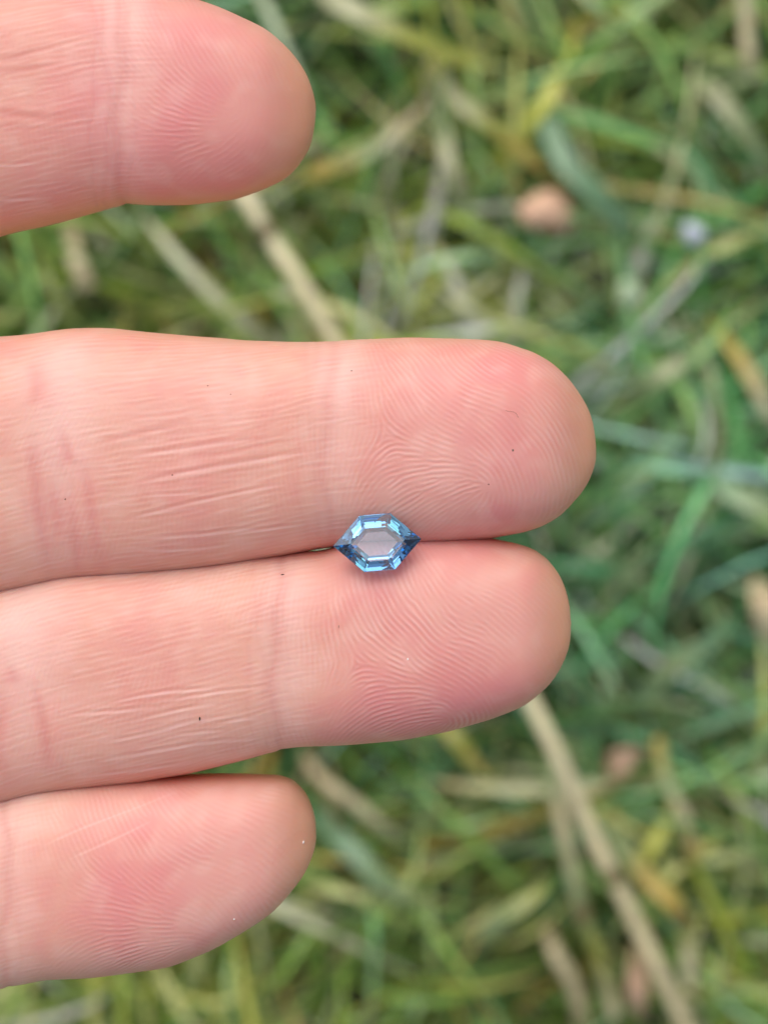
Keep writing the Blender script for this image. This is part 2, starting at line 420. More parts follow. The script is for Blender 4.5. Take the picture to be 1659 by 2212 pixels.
# ------------------------------------------------------------------ the hand
# outlines of the four fingers, traced on the sheet: upper edge and lower edge, left to right
FINGERS = {
 'index': dict(
   top=[(-560, 60), (-300, -20), (-100, -45), (0, -50), (100, -46), (200, -38), (300, -26), (414, 2), (458, 17), (523, 44), (580, 70), (632, 113), (655, 143), (667, 168), (676, 200), (680, 236)],
   bot=[(-560, 640), (-300, 585), (-100, 530), (0, 503), (65, 490), (153, 469), (218, 451), (270, 437), (349, 440), (414, 438), (501, 425), (558, 405), (610, 379), (645, 347), (665, 314), (677, 268), (680, 236)],
   z=0.0, h=8.0, core=(520, 262), delta=(300, 330), dip=(268, 0, 440, 16), pip=None, pitch=.44, amp=.5, mirror=True, cd=.12),
 'middle': dict(
   top=[(-560, 740), (-300, 750), (-100, 738), (0, 728), (35, 728), (87, 720), (153, 712), (244, 711), (305, 718), (392, 727), (501, 734), (610, 738), (690, 739), (775, 734), (899, 731), (1003, 736), (1086, 743), (1148, 762), (1189, 786), (1231, 824), (1264, 868), (1283, 912), (1290, 956), (1291, 975)],
   bot=[(-560, 1340), (-300, 1320), (-100, 1300), (0, 1294), (65, 1281), (144, 1263), (262, 1255), (392, 1242), (523, 1224), (640, 1197), (700, 1184), (760, 1184), (908, 1184), (982, 1175), (1065, 1162), (1127, 1150), (1169, 1136), (1210, 1113), (1243, 1080), (1272, 1043), (1287, 1005), (1291, 975)],
   z=0.0, h=8.4, core=(1036, 1062), delta=(835, 945), dip=(722, 735, 1180, -14), pip=(112, 160, 1250, 0), pitch=.43, amp=1.0, mirror=False, cd=.03),
 'ring': dict(
   top=[(-560, 1330), (-300, 1306), (-100, 1292), (0, 1252), (144, 1225), (262, 1214), (392, 1203), (523, 1192), (640, 1190), (700, 1189), (780, 1156), (914, 1150), (985, 1153), (1050, 1161), (1115, 1175), (1153, 1188), (1187, 1212), (1214, 1248), (1229, 1282), (1237, 1325), (1238, 1350)],
   bot=[(-560, 1800), (-300, 1775), (-100, 1750), (0, 1741), (78, 1722), (157, 1709), (275, 1692), (392, 1673), (510, 1649), (588, 1628), (631, 1615), (698, 1612), (770, 1606), (866, 1598), (961, 1579), (1057, 1553), (1129, 1524), (1177, 1488), (1211, 1445), (1230, 1405), (1238, 1350)],
   z=-0.5, h=7.9, core=(962, 1545), delta=(770, 1428), dip=(612, 1215, 1625, -10), pip=(30, 110, 1720, 0), pitch=.43, amp=1.1, mirror=False, cd=.07),
 'little': dict(
   top=[(-560, 1830), (-300, 1790), (-100, 1752), (0, 1700), (65, 1686), (153, 1677), (262, 1677), (349, 1678), (436, 1676), (523, 1675), (602, 1680), (632, 1692), (658, 1723), (675, 1762), (681, 1812)],
   bot=[(-560, 2250), (-300, 2200), (-100, 2155), (0, 2139), (44, 2130), (96, 2118), (174, 2114), (262, 2104), (371, 2087), (458, 2054), (523, 2019), (589, 1976), (632, 1932), (660, 1893), (676, 1852), (681, 1812)],
   z=-0.8, h=7.2, core=(432, 2035), delta=(150, 1925), dip=(24, 1760, 2135, 14), pip=None, pitch=.42, amp=.65, mirror=False, cd=.10),
}
ORDER = ['index', 'middle', 'ring', 'little']
NF, ND, NB = 210, 36, 32
NR = NF + 2 * ND + NB
XWEB = -560
LEFT_FINE = -60          # sheet x where full detail ends, outside the frame

def interp(pts, x):
    P = np.array(pts, float)
    return np.interp(x, P[:, 0], P[:, 1])

def smooth_edge(pts, xs):
    """edge curve that stays vertical at the tip: param by sqrt distance from the tip, lightly smoothed"""
    xt = pts[-1][0]
    q = np.linspace(0, math.sqrt(xt - XWEB), 900)
    P = np.array(pts, float)
    u = np.sqrt(np.maximum(xt - P[:, 0], 0))[::-1]; v = P[::-1, 1]
    # monotone-ish cubic via dense linear + gaussian smoothing
    y = np.interp(q, u, v)
    k = np.exp(-0.5 * (np.arange(-24, 25) / 9.0) ** 2); k /= k.sum()
    pad = np.concatenate([2 * y[0] - y[24:0:-1], y, 2 * y[-1] - y[-2:-26:-1]])
    ys = np.convolve(pad, k, 'valid')
    return np.interp(np.sqrt(np.maximum(xt - xs, 0)), q, ys)

def ridge_field(F, S, T, fs, rng):
    """grow friction ridges on a grid: S, T grid coordinates (sheet mm), returns height -1..1"""
    g = 0.07
    ny, nx = S.shape
    cx, cy = F['c'][0], F['c'][1]; dx, dy = F['d'][0], F['d'][1]
    zc = np.arctan2(T - cy, S - cx); zd = np.arctan2(T - dy, S - dx)
    rot = F.get('rot', 0.0)
    if F['mir']:
        zc = np.arctan2(-(T - cy), S - cx); zd = np.arctan2(-(T - dy), S - dx)
    th_zp = 0.5 * (np.mod(zc - rot + math.pi, 2 * math.pi) - math.pi + rot) - 0.5 * (np.mod(zd + math.pi - 0.9, 2 * math.pi) - math.pi + 0.9) + math.pi / 2
    th_c = zc + math.pi / 2
    rc = np.hypot(S - cx, (T - cy))
    # towards the tip the ridges follow the outline
    wgt = sstep(2.0, 7.0, rc) * sstep(-3.0, 4.0, S - cx) * 0.75
    ax = th_zp + wgt * 0.5 * (zc + zd)
    vx = np.cos(2 * ax); vy = np.sin(2 * ax)
    # proximal of the pad: ridges run across the finger, leaning
    pw = 1 - sstep(dx - 5.0, dx - 1.0, S)
    lean = math.pi / 2 - 0.25 * np.tanh((T) / 6) - 0.35 * (1 - sstep(F['dipx'] - 12, F['dipx'] - 2, S)) * 1.0
    lx, ly = np.cos(2 * lean), np.sin(2 * lean)
    if F['mir']: ly = -ly; 
    vx = vx * (1 - pw) + lx * pw; vy = vy * (1 - pw) + ly * pw
    if F['mir']: vy = -vy
    # near the sides the lines run along the finger
    sw = sstep(7.5, 10.5, np.abs(T)) * (1 - sstep(F['dipx'] - 1, F['dipx'] + 5, S)) * 0.95
    vx = vx * (1 - sw) + sw; vy = vy * (1 - sw)
    def soft(q):
        pad_ = np.pad(q, 40, mode='edge')
        fy_ = np.fft.fftfreq(pad_.shape[0])[:, None]; fx_ = np.fft.rfftfreq(pad_.shape[1])[None, :]
        return np.fft.irfft2(np.fft.rfft2(pad_) * np.exp(-2 * (math.pi * 7) ** 2 * (fx_ ** 2 + fy_ ** 2)), s=pad_.shape)[40:-40, 40:-40]
    vx, vy = soft(vx), soft(vy)
    nz1 = noise_grid(S.shape, 30, rng) * 0.08
    th = 0.5 * np.arctan2(vy, vx) + nz1
    freq = 1.0 / F['pitch'] * (1 + 0.10 * noise_grid(S.shape, 30, rng))
    im = rng.standard_normal(S.shape)
    K = 14
    fy = np.fft.fftfreq(ny, g)[:, None]; fx = np.fft.rfftfreq(nx, g)[None, :]
    f0 = 1.0 / F['pitch']
    rr = np.hypot(fx, fy); aa = np.arctan2(fy, fx)
    radial = np.exp(-0.5 * ((rr - f0) / (0.20 * f0)) ** 2)
    bank = []
    for k in range(K):
        tk = math.pi * k / K                       # ridge direction; wave normal is tk + 90 deg
        d = np.mod(aa - (tk + math.pi / 2) + math.pi / 2, math.pi) - math.pi / 2
        bank.append(radial * np.exp(-0.5 * (d / 0.22) ** 2))
    pos = np.mod(th, math.pi) / math.pi * K
    i0 = np.floor(pos).astype(int) % K; f = pos - np.floor(pos); i1 = (i0 + 1) % K
    for it in range(7):
        ft = np.fft.rfft2(im)
        outp = np.zeros(S.shape)
        for k in range(K):
            r = np.fft.irfft2(ft * bank[k], s=S.shape)
            m0 = i0 == k; outp[m0] += (r * (1 - f))[m0]
            m1 = i1 == k; outp[m1] += (r * f)[m1]
        outp /= outp.std() + 1e-9
        im = np.tanh(1.6 * outp)
    return im

# wrinkles traced on the sheet: (points, depth mm, half width mm, pale)
WRINKLES = {
 'middle': [([(240, 960), (310, 945), (420, 920)], .10, .22, 0), ([(300, 990), (420, 972), (560, 952)], .10, .20, 1),
            ([(335, 1040), (420, 1022), (560, 998), (665, 980)], .12, .20, 1), ([(300, 1118), (400, 1092), (520, 1066), (620, 1046)], .10, .16, 1),
            ([(308, 1158), (420, 1152), (520, 1142), (560, 1138)], .08, .14, 1), ([(325, 1183), (420, 1181), (505, 1172)], .07, .13, 1),
            ([(520, 1150), (600, 1138), (665, 1128)], .07, .12, 1), ([(330, 1070), (400, 1066), (450, 1062)], .05, .12, 1),
            ([(100, 955), (106, 1030), (118, 1120), (128, 1245)], .30, .45, 0), ([(100, 790), (112, 850), (108, 890)], .2, .5, 0),
            ([(160, 940), (172, 990), (178, 1010)], .18, .35, 0), ([(205, 1010), (218, 1080), (228, 1150), (236, 1220)], .26, .4, 0),
            ([(140, 1060), (150, 1120), (150, 1160)], .10, .4, 0), ([(176, 1090), (186, 1160), (185, 1240)], .10, .3, 0)],
 'ring': [([(175, 1527), (270, 1520), (355, 1510)], .09, .15, 1), ([(260, 1500), (370, 1480), (480, 1472)], .08, .14, 1), ([(375, 1498), (470, 1482), (585, 1468)], .09, .14, 1),
          ([(305, 1542), (390, 1520), (480, 1504)], .09, .14, 1), ([(245, 1584), (340, 1568), (430, 1542), (505, 1530)], .09, .15, 1),
          ([(230, 1627), (340, 1608), (450, 1590), (560, 1582)], .09, .15, 1), ([(395, 1572), (450, 1565), (500, 1562)], .06, .12, 1),
          ([(480, 1546), (520, 1540), (560, 1536)], .05, .12, 1), ([(170, 1665), (300, 1650), (420, 1634)], .06, .14, 1),
          ([(22, 1470), (34, 1530), (25, 1600), (40, 1680)], .24, .45, 0), ([(100, 1470), (112, 1530), (126, 1600), (130, 1650)], .30, .4, 0),
          ([(45, 1430), (58, 1470)], .12, .4, 0)],
 'index': [([(0, 170), (60, 163), (105, 148), (150, 140)], .10, .28, 0), ([(-5, 278), (60, 280), (130, 288), (200, 276)], .10, .3, 0),
           ([(0, 381), (60, 379), (115, 373)], .06, .12, 1), ([(0, 448), (60, 445), (130, 438)], .06, .12, 1), ([(20, 196), (100, 186), (150, 178)], .06, .25, 0)],
 'little': [([(120, 1800), (200, 1765), (300, 1728), (390, 1696)], .05, .14, 1), ([(170, 1830), (260, 1790), (340, 1752)], .04, .14, 1)],
}

def polyline_distance(px, py, pts):
    P = np.array(pts, float)
    P = spline(np.c_[P, np.zeros(len(P))], 8 * len(P))[:, :2] if len(P) > 2 else P
    best = np.full(px.shape, 1e9); bt = np.zeros(px.shape)
    n = len(P) - 1
    for i in range(n):
        a, b = P[i], P[i + 1]; d = b - a; L2 = (d ** 2).sum() + 1e-9
        t = np.clip(((px - a[0]) * d[0] + (py - a[1]) * d[1]) / L2, 0, 1)
        q = np.hypot(px - a[0] - t * d[0], py - a[1] - t * d[1])
        m = q < best
        best[m] = q[m]; bt[m] = (i + t[m]) / n
    return best, bt

def build_hand():
    rng = np.random.default_rng(21)
    allV, allF, allN0 = [], [], 0
    infos = []
    web = {}
    for fi, name in enumerate(ORDER):
        D = FINGERS[name]
        xt = D['top'][-1][0]
        coarse = np.linspace(XWEB, LEFT_FINE, 34)[:-1]
        step = 0.115 * PX
        r_tip = 260.0
        straight = np.arange(LEFT_FINE, xt - r_tip, step)
        # towards the tip: equal steps of arc
        m = int(r_tip * 1.5 / step)
        a = np.linspace(0, math.pi / 2, m)
        tipx = xt - r_tip + r_tip * np.sin(a) ** 1.0
        xs = np.concatenate([coarse, straight, tipx[:-1], [xt - 0.05]])
        top = smooth_edge(D['top'], xs); bot = smooth_edge(D['bot'], xs)
        if name == 'middle' or name == 'ring': pass
        yc = (top + bot) / 2; hw = np.maximum((bot - top) / 2, 0.4)
        # half depth follows the width near the tip, with pad bulges between the creases
        wref = np.interp(xt - 330, xs, hw)
        round_ = np.clip(hw / wref, 0, 1)
        hf = 0.92 * D['h'] * np.minimum(round_, 1) ** 0.9
        dipx = D['dip'][0]
        u = (xs - dipx) / PX
        hf = hf * (1 + 0.07 * np.exp(-((u - 11) / 7) ** 2) - 0.05 * np.exp(-(u / 2.2) ** 2) + 0.02 * np.exp(-((u + 12) / 7) ** 2))
        if D['pip']:
            up_ = (xs - D['pip'][0] - 40) / PX
            hf = hf * (1 - 0.05 * np.exp(-(up_ / 3.0) ** 2))
        hf *= 1 + 0.12 * sstep(-60, -560, xs)
        hb = D['h'] * 0.92 * round_ ** 0.8
        # ring parameter
        e = 2 / 2.75
        pd = np.linspace(0, 2 * math.pi, 200001)
        f_ = lambda q: np.sign(q) * np.abs(q) ** e
        Cd, Sd = f_(np.cos(pd)) * 1.08, f_(np.sin(pd))
        ad = np.concatenate([[0], np.cumsum(np.hypot(np.diff(Cd), np.diff(Sd)))])
        def span(a0, a1, n):
            # n parameter values from a0 to a1 (degrees) that lie at equal steps along the section
            a0, a1 = math.radians(a0), math.radians(a1)
            g_ = lambda a: np.interp(a % (2 * math.pi), pd, ad) + (ad[-1] if a >= 2 * math.pi else 0)
            L = np.linspace(g_(a0), g_(a1), n, endpoint=False)
            return np.interp(L % ad[-1], ad, pd)
        ph = np.concatenate([span(22, 158, NF), span(158, 202, ND), span(202, 338, NB), span(338, 382, ND)])
        c, s_ = np.cos(ph), np.sin(ph)
        cy = f_(c); sz = f_(s_)
        # ph = 0 is towards the lower edge (sheet +v), ph = 180 the upper edge
        Vv = yc[:, None] + hw[:, None] * cy[None, :]
        Zz = np.where(sz[None, :] > 0, hf[:, None] * sz[None, :], hb[:, None] * sz[None, :])
        # the tip of the finger drops away from the pad
        Zz = Zz + D['z'] - 1.6 * sstep(xt - 170, xt, xs)[:, None] ** 2
        # web end becomes a box section so that neighbours share their sides
        Uu = np.repeat(xs[:, None], NR, 1)
        P = np.stack([Uu, Vv, Zz], -1)
        infos.append(dict(name=name, P=P, xs=xs, yc=yc, hw=hw, D=D, cy=cy, sz=sz, ph=ph))
    # shared web outline ------------------------------------------------
    divs = [40, 690, 1318, 1812, 2262]
    HW_ = 10.5
    webx = [XWEB + 20, XWEB - 10, XWEB - 10, XWEB - 5, XWEB - 60]
    tri = []
    Vall = []; F = []; Nv = 0
    ring_idx = []
    div_idx = []
    for k, dv in enumerate(divs):
        z = np.linspace(HW_ - 1.5, -HW_ + 1.5, ND + 1)      # front to back, ND+1 points (ends shared with front/back)
        pts = np.stack([np.full(ND + 1, webx[k]), np.full(ND + 1, dv), z], -1)
        if 0 < k < 4: pts[:, 0] -= 0
        if k in (0, 4):
            s = -1 if k == 0 else 1
            pts[:, 1] += s * 60 * (1 - (z / HW_) ** 2)
        div_idx.append(np.arange(Nv, Nv + ND + 1)); Vall.append(pts); Nv += ND + 1
    front_idx, back_idx = [], []
    for k in range(4):
        # front: from lower divider (k+1) to upper divider (k), inner points
        t = np.arange(1, NF) / NF
        y = divs[k + 1] + (divs[k] - divs[k + 1]) * t; x = webx[k + 1] + (webx[k] - webx[k + 1]) * t
        pts = np.stack([x, y, HW_ - 1.5 + 2.2 * np.sin(math.pi * t)], -1)
        front_idx.append(np.arange(Nv, Nv + NF - 1)); Vall.append(pts); Nv += NF - 1
        t = np.arange(1, NB) / NB                              # back: from upper to lower
        y = divs[k] + (divs[k + 1] - divs[k]) * t; x = webx[k] + (webx[k + 1] - webx[k]) * t
        pts = np.stack([x, y, -HW_ + 1.5 - 2.0 * np.sin(math.pi * t)], -1)
        back_idx.append(np.arange(Nv, Nv + NB - 1)); Vall.append(pts); Nv += NB - 1
    Vweb = np.concatenate(Vall)
    # ring order in ph: start 22deg (lower/front corner) -> front -> upper corner -> upper side (front to back) -> back (upper to lower) -> lower side (back to front)
    def web_ring(k):
        return np.concatenate([[div_idx[k + 1][0]], front_idx[k], div_idx[k][:-1], [div_idx[k][-1]], back_idx[k], div_idx[k + 1][::-1][:-1]])
    Vl = [Vweb]
    for k, I in enumerate(infos):
        P = I['P']
        wr = web_ring(k)
        W = Vweb[wr]
        ncoarse = 33
        # blend coarse rings from the web ring to the finger's own section
        for r in range(1, ncoarse):
            t = r / ncoarse
            b = 1 - t * t * (3 - 2 * t)
            P[r, :, 1] = P[r, :, 1] * (1 - b) + W[:, 1] * b
            P[r, :, 2] = P[r, :, 2] * (1 - b) + W[:, 2] * b
            P[r, :, 0] = P[r, :, 0] + (W[:, 0] - XWEB) * (1 - t)
        I['base'] = Nv
        Vl.append(P[1:].reshape(-1, 3))
        nr = len(P) - 1
        j = np.arange(NR); jn = (j + 1) % NR
        base = Nv + np.arange(nr - 1)[:, None] * NR
        F.append(np.stack([base + j, base + jn, base + NR + jn, base + NR + j], -1).reshape(-1, 4))
        F.append(np.stack([wr[j], wr[jn], Nv + jn, Nv + j], -1))
        Nv += nr * NR
        I['lastring'] = Nv - NR
        # tip point
        Vl.append(np.array([[I['xs'][-1] + 0.3, I['yc'][-1], P[-1, :, 2].mean()]])); 
        I['tip'] = Nv; Nv += 1
        # close the tip with quads that pair neighbouring vertices (tip vertex shared)
        jj = np.arange(0, NR, 2)
        F.append(np.stack([I['lastring'] + jj, I['lastring'] + (jj + 1) % NR, I['lastring'] + (jj + 2) % NR, np.full(len(jj), I['tip'])], -1))
    # palm: loft of the outer web outline ------------------------------------
    outer = []
    for k in (3, 2, 1, 0):                                # front, from the little finger's outer side upwards
        outer += [div_idx[k + 1][0]] + list(front_idx[k])
    outer += list(div_idx[0])                              # index side, front to back
    for k in range(4):
        outer += list(back_idx[k]) + [div_idx[k + 1][-1]]
    outer += list(div_idx[4][::-1][1:-1])
    outer = np.array(outer); M = len(outer)
    R0 = Vweb[outer]
    xs_p = np.concatenate([np.linspace(0, 1, 30)[1:] * 2150, 2150 + np.linspace(0, 1, 14)[1:] * 3600])
    ycw = np.array([1150, 1150, 1180, 1200, 1210, 1220]); xk = np.array([0, 600, 1500, 2300, 3200, 5800])
    half_w = np.interp(xs_p, [0, 500, 1300, 2000, 2400, 3400, 5800], [1112, 1130, 1060, 820, 740, 800, 1050])
    half_t = np.interp(xs_p, [0, 500, 1300, 2000, 2400, 3400, 5800], [1.0, 1.25, 1.65, 1.75, 1.85, 2.2, 3.0])
    cyc = np.interp(xs_p, xk, ycw)
    yn = (R0[:, 1] - 1150) / 1140.0; zn = R0[:, 2] / 10.5
    # a rounder target section
    angp = np.arctan2(zn, yn)
    prev = outer
    rows = []
    for r, xp in enumerate(xs_p):
        t = sstep(0, 1500, xp)
        ye = np.sign(np.cos(angp)) * np.abs(np.cos(angp)) ** 0.8; ze = np.sign(np.sin(angp)) * np.abs(np.sin(angp)) ** 0.8
        y = cyc[r] + half_w[r] * ((1 - t) * yn + t * ye)
        z = 10.5 * half_t[r] * ((1 - t) * zn + t * ze)
        # hollow of the palm, heel and thumb mound
        front = (R0[:, 2] > 0)
        hollow = -3.2 * np.exp(-((xp - 900) / 600.0) ** 2) * np.exp(-((y - 1150) / 480.0) ** 2)
        mound = 5.0 * np.exp(-((xp - 1400) / 520.0) ** 2) * np.exp(-((y - 560) / 330.0) ** 2) + 3 * np.exp(-((xp - 1500) / 520.0) ** 2) * np.exp(-((y - 1800) / 300.0) ** 2)
        z = z + front * (hollow + mound)
        x = R0[:, 0] - xp
        pts = np.stack([x, y, z], -1)
        Vl.append(pts); idx = np.arange(Nv, Nv + M); Nv += M
        rows.append(idx)
    thumb_r = (7, 21)
    i0 = 4 * NF                                             # the index side begins here in the outer ring
    cs0, cs1 = i0 - 30, i0 + ND + 2
    j = np.arange(M); jn = (j + 1) % M
    prev = outer
    for r, idx in enumerate(rows):
        q = np.stack([prev[j], idx[j], idx[jn], prev[jn]], -1)
        if thumb_r[0] < r <= thumb_r[1]:
            q = np.concatenate([q[:cs0], q[cs1:]])
        F.append(q); prev = idx
    # thumb
    Vtmp = np.concatenate(Vl)
    ra, rb = thumb_r
    loop = list(rows[ra][cs0:cs1 + 1]) + [rows[r][cs1] for r in range(ra + 1, rb + 1)] + list(rows[rb][cs0:cs1][::-1]) + [rows[r][cs0] for r in range(rb - 1, ra, -1)]
    loop = np.array(loop)
    Lp = Vtmp[loop].copy(); Lp[:, 2] *= PX                  # to sheet units in all axes
    cen = Lp.mean(0)
    nloop = len(loop)
    # angle of each loop vertex about the outward axis
    q = Lp - cen
    an = np.arctan2(q[:, 2], q[:, 0])
    an = np.unwrap(an)
    prev = loop
    path = spline([cen, cen + np.array([80, -330, 60]), cen + np.array([330, -760, 130]), cen + np.array([620, -1120, 170]), cen + np.array([900, -1380, 160])], 60)
    for r in range(1, 60):
        t = r / 59
        Tn = path[min(r + 1, 59)] - path[r - 1]; Tn /= np.linalg.norm(Tn)
        A = np.cross(Tn, [0, 0, 1.0]); A /= np.linalg.norm(A); B = np.cross(A, Tn)
        if A[0] < 0: A = -A
        if B[2] < 0: B = -B
        rad = np.interp(t, [0, .2, .45, .6, .8, 1], [300, 285, 262, 270, 268, 225]) * math.sqrt(max(1 - max(0, (t - .8) / .2) ** 2.4, 0.0004))
        ring = path[r] + (A[None] * np.cos(an)[:, None] + B[None] * np.sin(an)[:, None] * 0.85) * rad
        b = 1 - sstep(0, 0.35, t)
        ring = ring * (1 - b) + (Lp + (path[r] - cen)) * b
        ring = ring.copy(); ring[:, 2] /= PX
        Vl.append(ring); idx = np.arange(Nv, Nv + nloop); Nv += nloop
        jj = np.arange(nloop); jnn = (jj + 1) % nloop
        F.append(np.stack([prev[jj], idx[jj], idx[jnn], prev[jnn]], -1)); prev = idx
    Vl.append(ring.mean(0)[None]); tipi = Nv; Nv += 1
    jj = np.arange(0, nloop - nloop % 2, 2)
    F.append(np.stack([prev[jj], np.full(len(jj), tipi), prev[(jj + 2) % nloop], prev[(jj + 1) % nloop]], -1))
    # forearm end cap
    Vl.append(Vtmp[rows[-1]].mean(0)[None]); capi = Nv; Nv += 1
    jj = np.arange(0, M - M % 2, 2); last = rows[-1]
    F.append(np.stack([last[jj], np.full(len(jj), capi), last[(jj + 2) % M], last[(jj + 1) % M]], -1))
    V = np.concatenate(Vl); F = np.concatenate(F)
    world = np.stack([(V[:, 0] - 829.5) / PX * MM, (1106 - V[:, 1]) / PX * MM, V[:, 2] * MM], -1)
    # relax everything left of the frame
    E = np.concatenate([F[:, [0, 1]], F[:, [1, 2]], F[:, [2, 3]], F[:, [3, 0]]])
    free = sstep(-100, -260, V[:, 0])[:, None] * 0.8
    free[rows[-1]] = 0; free[capi] = 0
    sel = E[(V[E[:, 0], 0] < -80)]
    cnt = np.bincount(sel[:, 0], minlength=Nv) + np.bincount(sel[:, 1], minlength=Nv)
    cnt = np.maximum(cnt, 1)[:, None]
    for _ in range(60):
        acc = np.stack([np.bincount(sel[:, 0], world[sel[:, 1], a], minlength=Nv) + np.bincount(sel[:, 1], world[sel[:, 0], a], minlength=Nv) for a in range(3)], -1)
        world = world * (1 - free) + (acc / cnt) * free
    # --- skin detail -------------------------------------------------------
    disp = np.zeros(Nv); 
    base_c = np.tile(srgb(232, 172, 146), (Nv, 1))
    ridge_attr = np.zeros(Nv)
    for I in infos:
        D = I['D']; name = I['name']
        P = I['P'][1:]; nr = len(P)
        sl = slice(I['base'], I['base'] + nr * NR)
        px, py, pz = P[..., 0], P[..., 1], P[..., 2]
        front = (I['sz'] > -0.6)[None, :]
        # arc length from the middle of the pad
        dy = np.diff(py, axis=1) / PX; dz = np.diff(pz, axis=1)
        arc = np.concatenate([np.zeros((nr, 1)), np.cumsum(np.hypot(dy, dz), 1)], 1)
        mid = NF // 2
        T = -(arc - arc[:, mid:mid + 1])                      # negative towards the upper edge ...
        jj = np.arange(NR)
        tot = arc[:, -1:] 
        T = np.where(jj[None, :] > NF + ND + NB // 2, T + tot, T)
        T = T                                                  # + = lower edge side (towards sheet +v)
        T = -T * 1.0                                           # y up: + = upper edge
        T = np.where(True, T, T)
        Smm = (px - 829.5) / PX
        # grid
        g = 0.07
        s0, s1 = -36.0, Smm.max() + 1
        nx = int((s1 - s0) / g); ny = int(30 / g)
        GS, GT = np.meshgrid(s0 + np.arange(nx) * g, -15 + np.arange(ny) * g)
        def st(u, v):
            """sheet point -> s,t"""
            k = np.argmin(np.abs(I['xs'] - u)) - 1
            row = P[k]; q = np.argmin(np.abs(row[:NF, 1] - v))
            return Smm[k, 0], T[k, q]
        c = st(*D['core']); d = st(*D['delta']); dp = (D['dip'][0] - 829.5) / PX
        Fd = dict(c=c, d=d, dipx=dp, pitch=D['pitch'], mir=D['mirror'])
        R = ridge_field(Fd, GS, GT, None, rng)
        rid = sample(R, (Smm - s0) / g, (T + 15) / g)
        # fine along-finger wrinkles: stretched noise
        n2 = rng.standard_normal(GS.shape)
        fy = np.fft.fftfreq(ny, g)[:, None]; fx = np.fft.rfftfreq(nx, g)[None, :]
        filt = np.exp(-0.5 * ((np.abs(fy) - 1.9) / 0.7) ** 2) * np.exp(-0.5 * (fx / 0.22) ** 2)
        n2 = np.fft.irfft2(np.fft.rfft2(n2) * filt, s=GS.shape); n2 /= n2.std()
        # shear so they lean with the finger
        lon = sample(n2, (Smm - s0) / g, (T + 15 - 0.12 * Smm) / g)
        brk = sample(noise_grid(GS.shape, 7, rng), (Smm - s0) / g, (T + 15) / g)
        blot = sample(noise_grid(GS.shape, 10, rng), (Smm - s0) / g, (T + 15) / g)
        rid = rid * np.clip(0.8 + 0.35 * brk, 0.1, 1.3)
        mott = sample(noise_grid(GS.shape, 22, rng), (Smm - s0) / g, (T + 15) / g)
        mott2 = sample(noise_grid(GS.shape, 60, rng), (Smm - s0) / g, (T + 15) / g)
        grain = sample(noise_grid(GS.shape, 1.6, rng), (Smm - s0) / g, (T + 15) / g)
        patch = np.clip(0.65 + 0.45 * sample(noise_grid(GS.shape, 40, rng), (Smm - s0) / g, (T + 15) / g), 0.15, 1.2)
        mid_ = ((c[0] + d[0]) / 2 - 0.3, (c[1] + d[1]) / 2 - 1.2)
        patch = patch * 0.75 + 0.85 * np.exp(-((Smm - mid_[0]) / 4.5) ** 2 - ((T - mid_[1]) / 3.2) ** 2) + 0.45 * np.exp(-((Smm - mid_[0] - 1) / 5.0) ** 2 - ((T - mid_[1] - 7) / 2.5) ** 2)
        pad = sstep(dp + 0.5, dp + 6, Smm)                    # 1 over the finger pad
        Tn = T / (arc[:, -1:] / 2 * 0.5 + 1e-6)                # about -1..1 across the front
        side = sstep(0.62, 1.0, np.abs(Tn))
        fade = sstep(-35.5, -33, Smm)
        xt = I['xs'][-1]
        tipf = sstep(-4.5, -0.3, (px - xt) / PX)
        ramp = (0.30 + 0.70 * pad) * (1 - 0.75 * side) * (1 - 0.75 * tipf) * patch
        h = 0.028 * D['amp'] * rid * ramp
        h += 0.0042 * lon * (1 - 0.85 * pad) * (1 - 0.2 * side) * 1.3
        h += 0.0035 * grain + 0.02 * mott + 0.05 * mott2
        pinkc = np.zeros(h.shape); pale = np.zeros(h.shape); redc = np.zeros(h.shape)
        # main crease across the end joint
        def crease(spec, depth, lines, wd):
            nonlocal h, pale, redc
            x0, ya, yb, bow = spec
            f = np.clip((py - ya) / (yb - ya), 0, 1)
            for off, dd, ww in lines:
                cx = x0 + off * PX + bow * np.sin(math.pi * f) + (6 * np.sin(f * 7 + off * 3) + 4 * np.sin(f * 17 + off)) 
                q = (px - cx) / PX
                h -= depth * dd * np.exp(-(q / ww) ** 2)
                pale += 0.22 * dd * np.exp(-((q - 0.7) / (ww * 4)) ** 2)
                redc += 0.7 * dd * np.exp(-(q / (ww * 1.3)) ** 2)
        crease(D['dip'], D['cd'], [(0, 1, .42), (-1.1, .35, .25), (0.9, .22, .22), (-2.1, .25, .22)], 0)
        for pts, dep, hwid, pl in WRINKLES.get(name, []):
            q, tt = polyline_distance(px, py, pts)
            q = q / PX; env = np.sin(math.pi * np.clip(tt, 0.02, 0.98)) ** 0.5
            wob = 1 + 0.3 * grain * 0.3
            vert = abs(pts[-1][1] - pts[0][1]) > abs(pts[-1][0] - pts[0][0])
            h -= (0.24 if vert else 0.25) * dep * env * np.exp(-(q / (hwid * (0.7 if vert else 0.85))) ** 2) * wob
            h += 0.3 * dep * env * np.exp(-((q - 1.8 * hwid) / hwid) ** 2)
            if pl:
                q2, _ = polyline_distance(px, py - 0.16 * PX, pts)
                q2 = q2 / PX
                if dep >= .1: redc += 0.5 * env * np.exp(-(q / hwid) ** 2)
                pale += (0.35 if name == 'little' else 0.65) * env * np.exp(-(q2 / (hwid * 0.7)) ** 2)
            else: redc += env * (0.45 * np.exp(-(q / (hwid * 1.1)) ** 2) + 0.40 * np.exp(-(q / (hwid * 2.4)) ** 2)) * (0.45 if vert else 0.75)
            if vert: pinkc += env * np.exp(-(q / (hwid * 2.6)) ** 2)
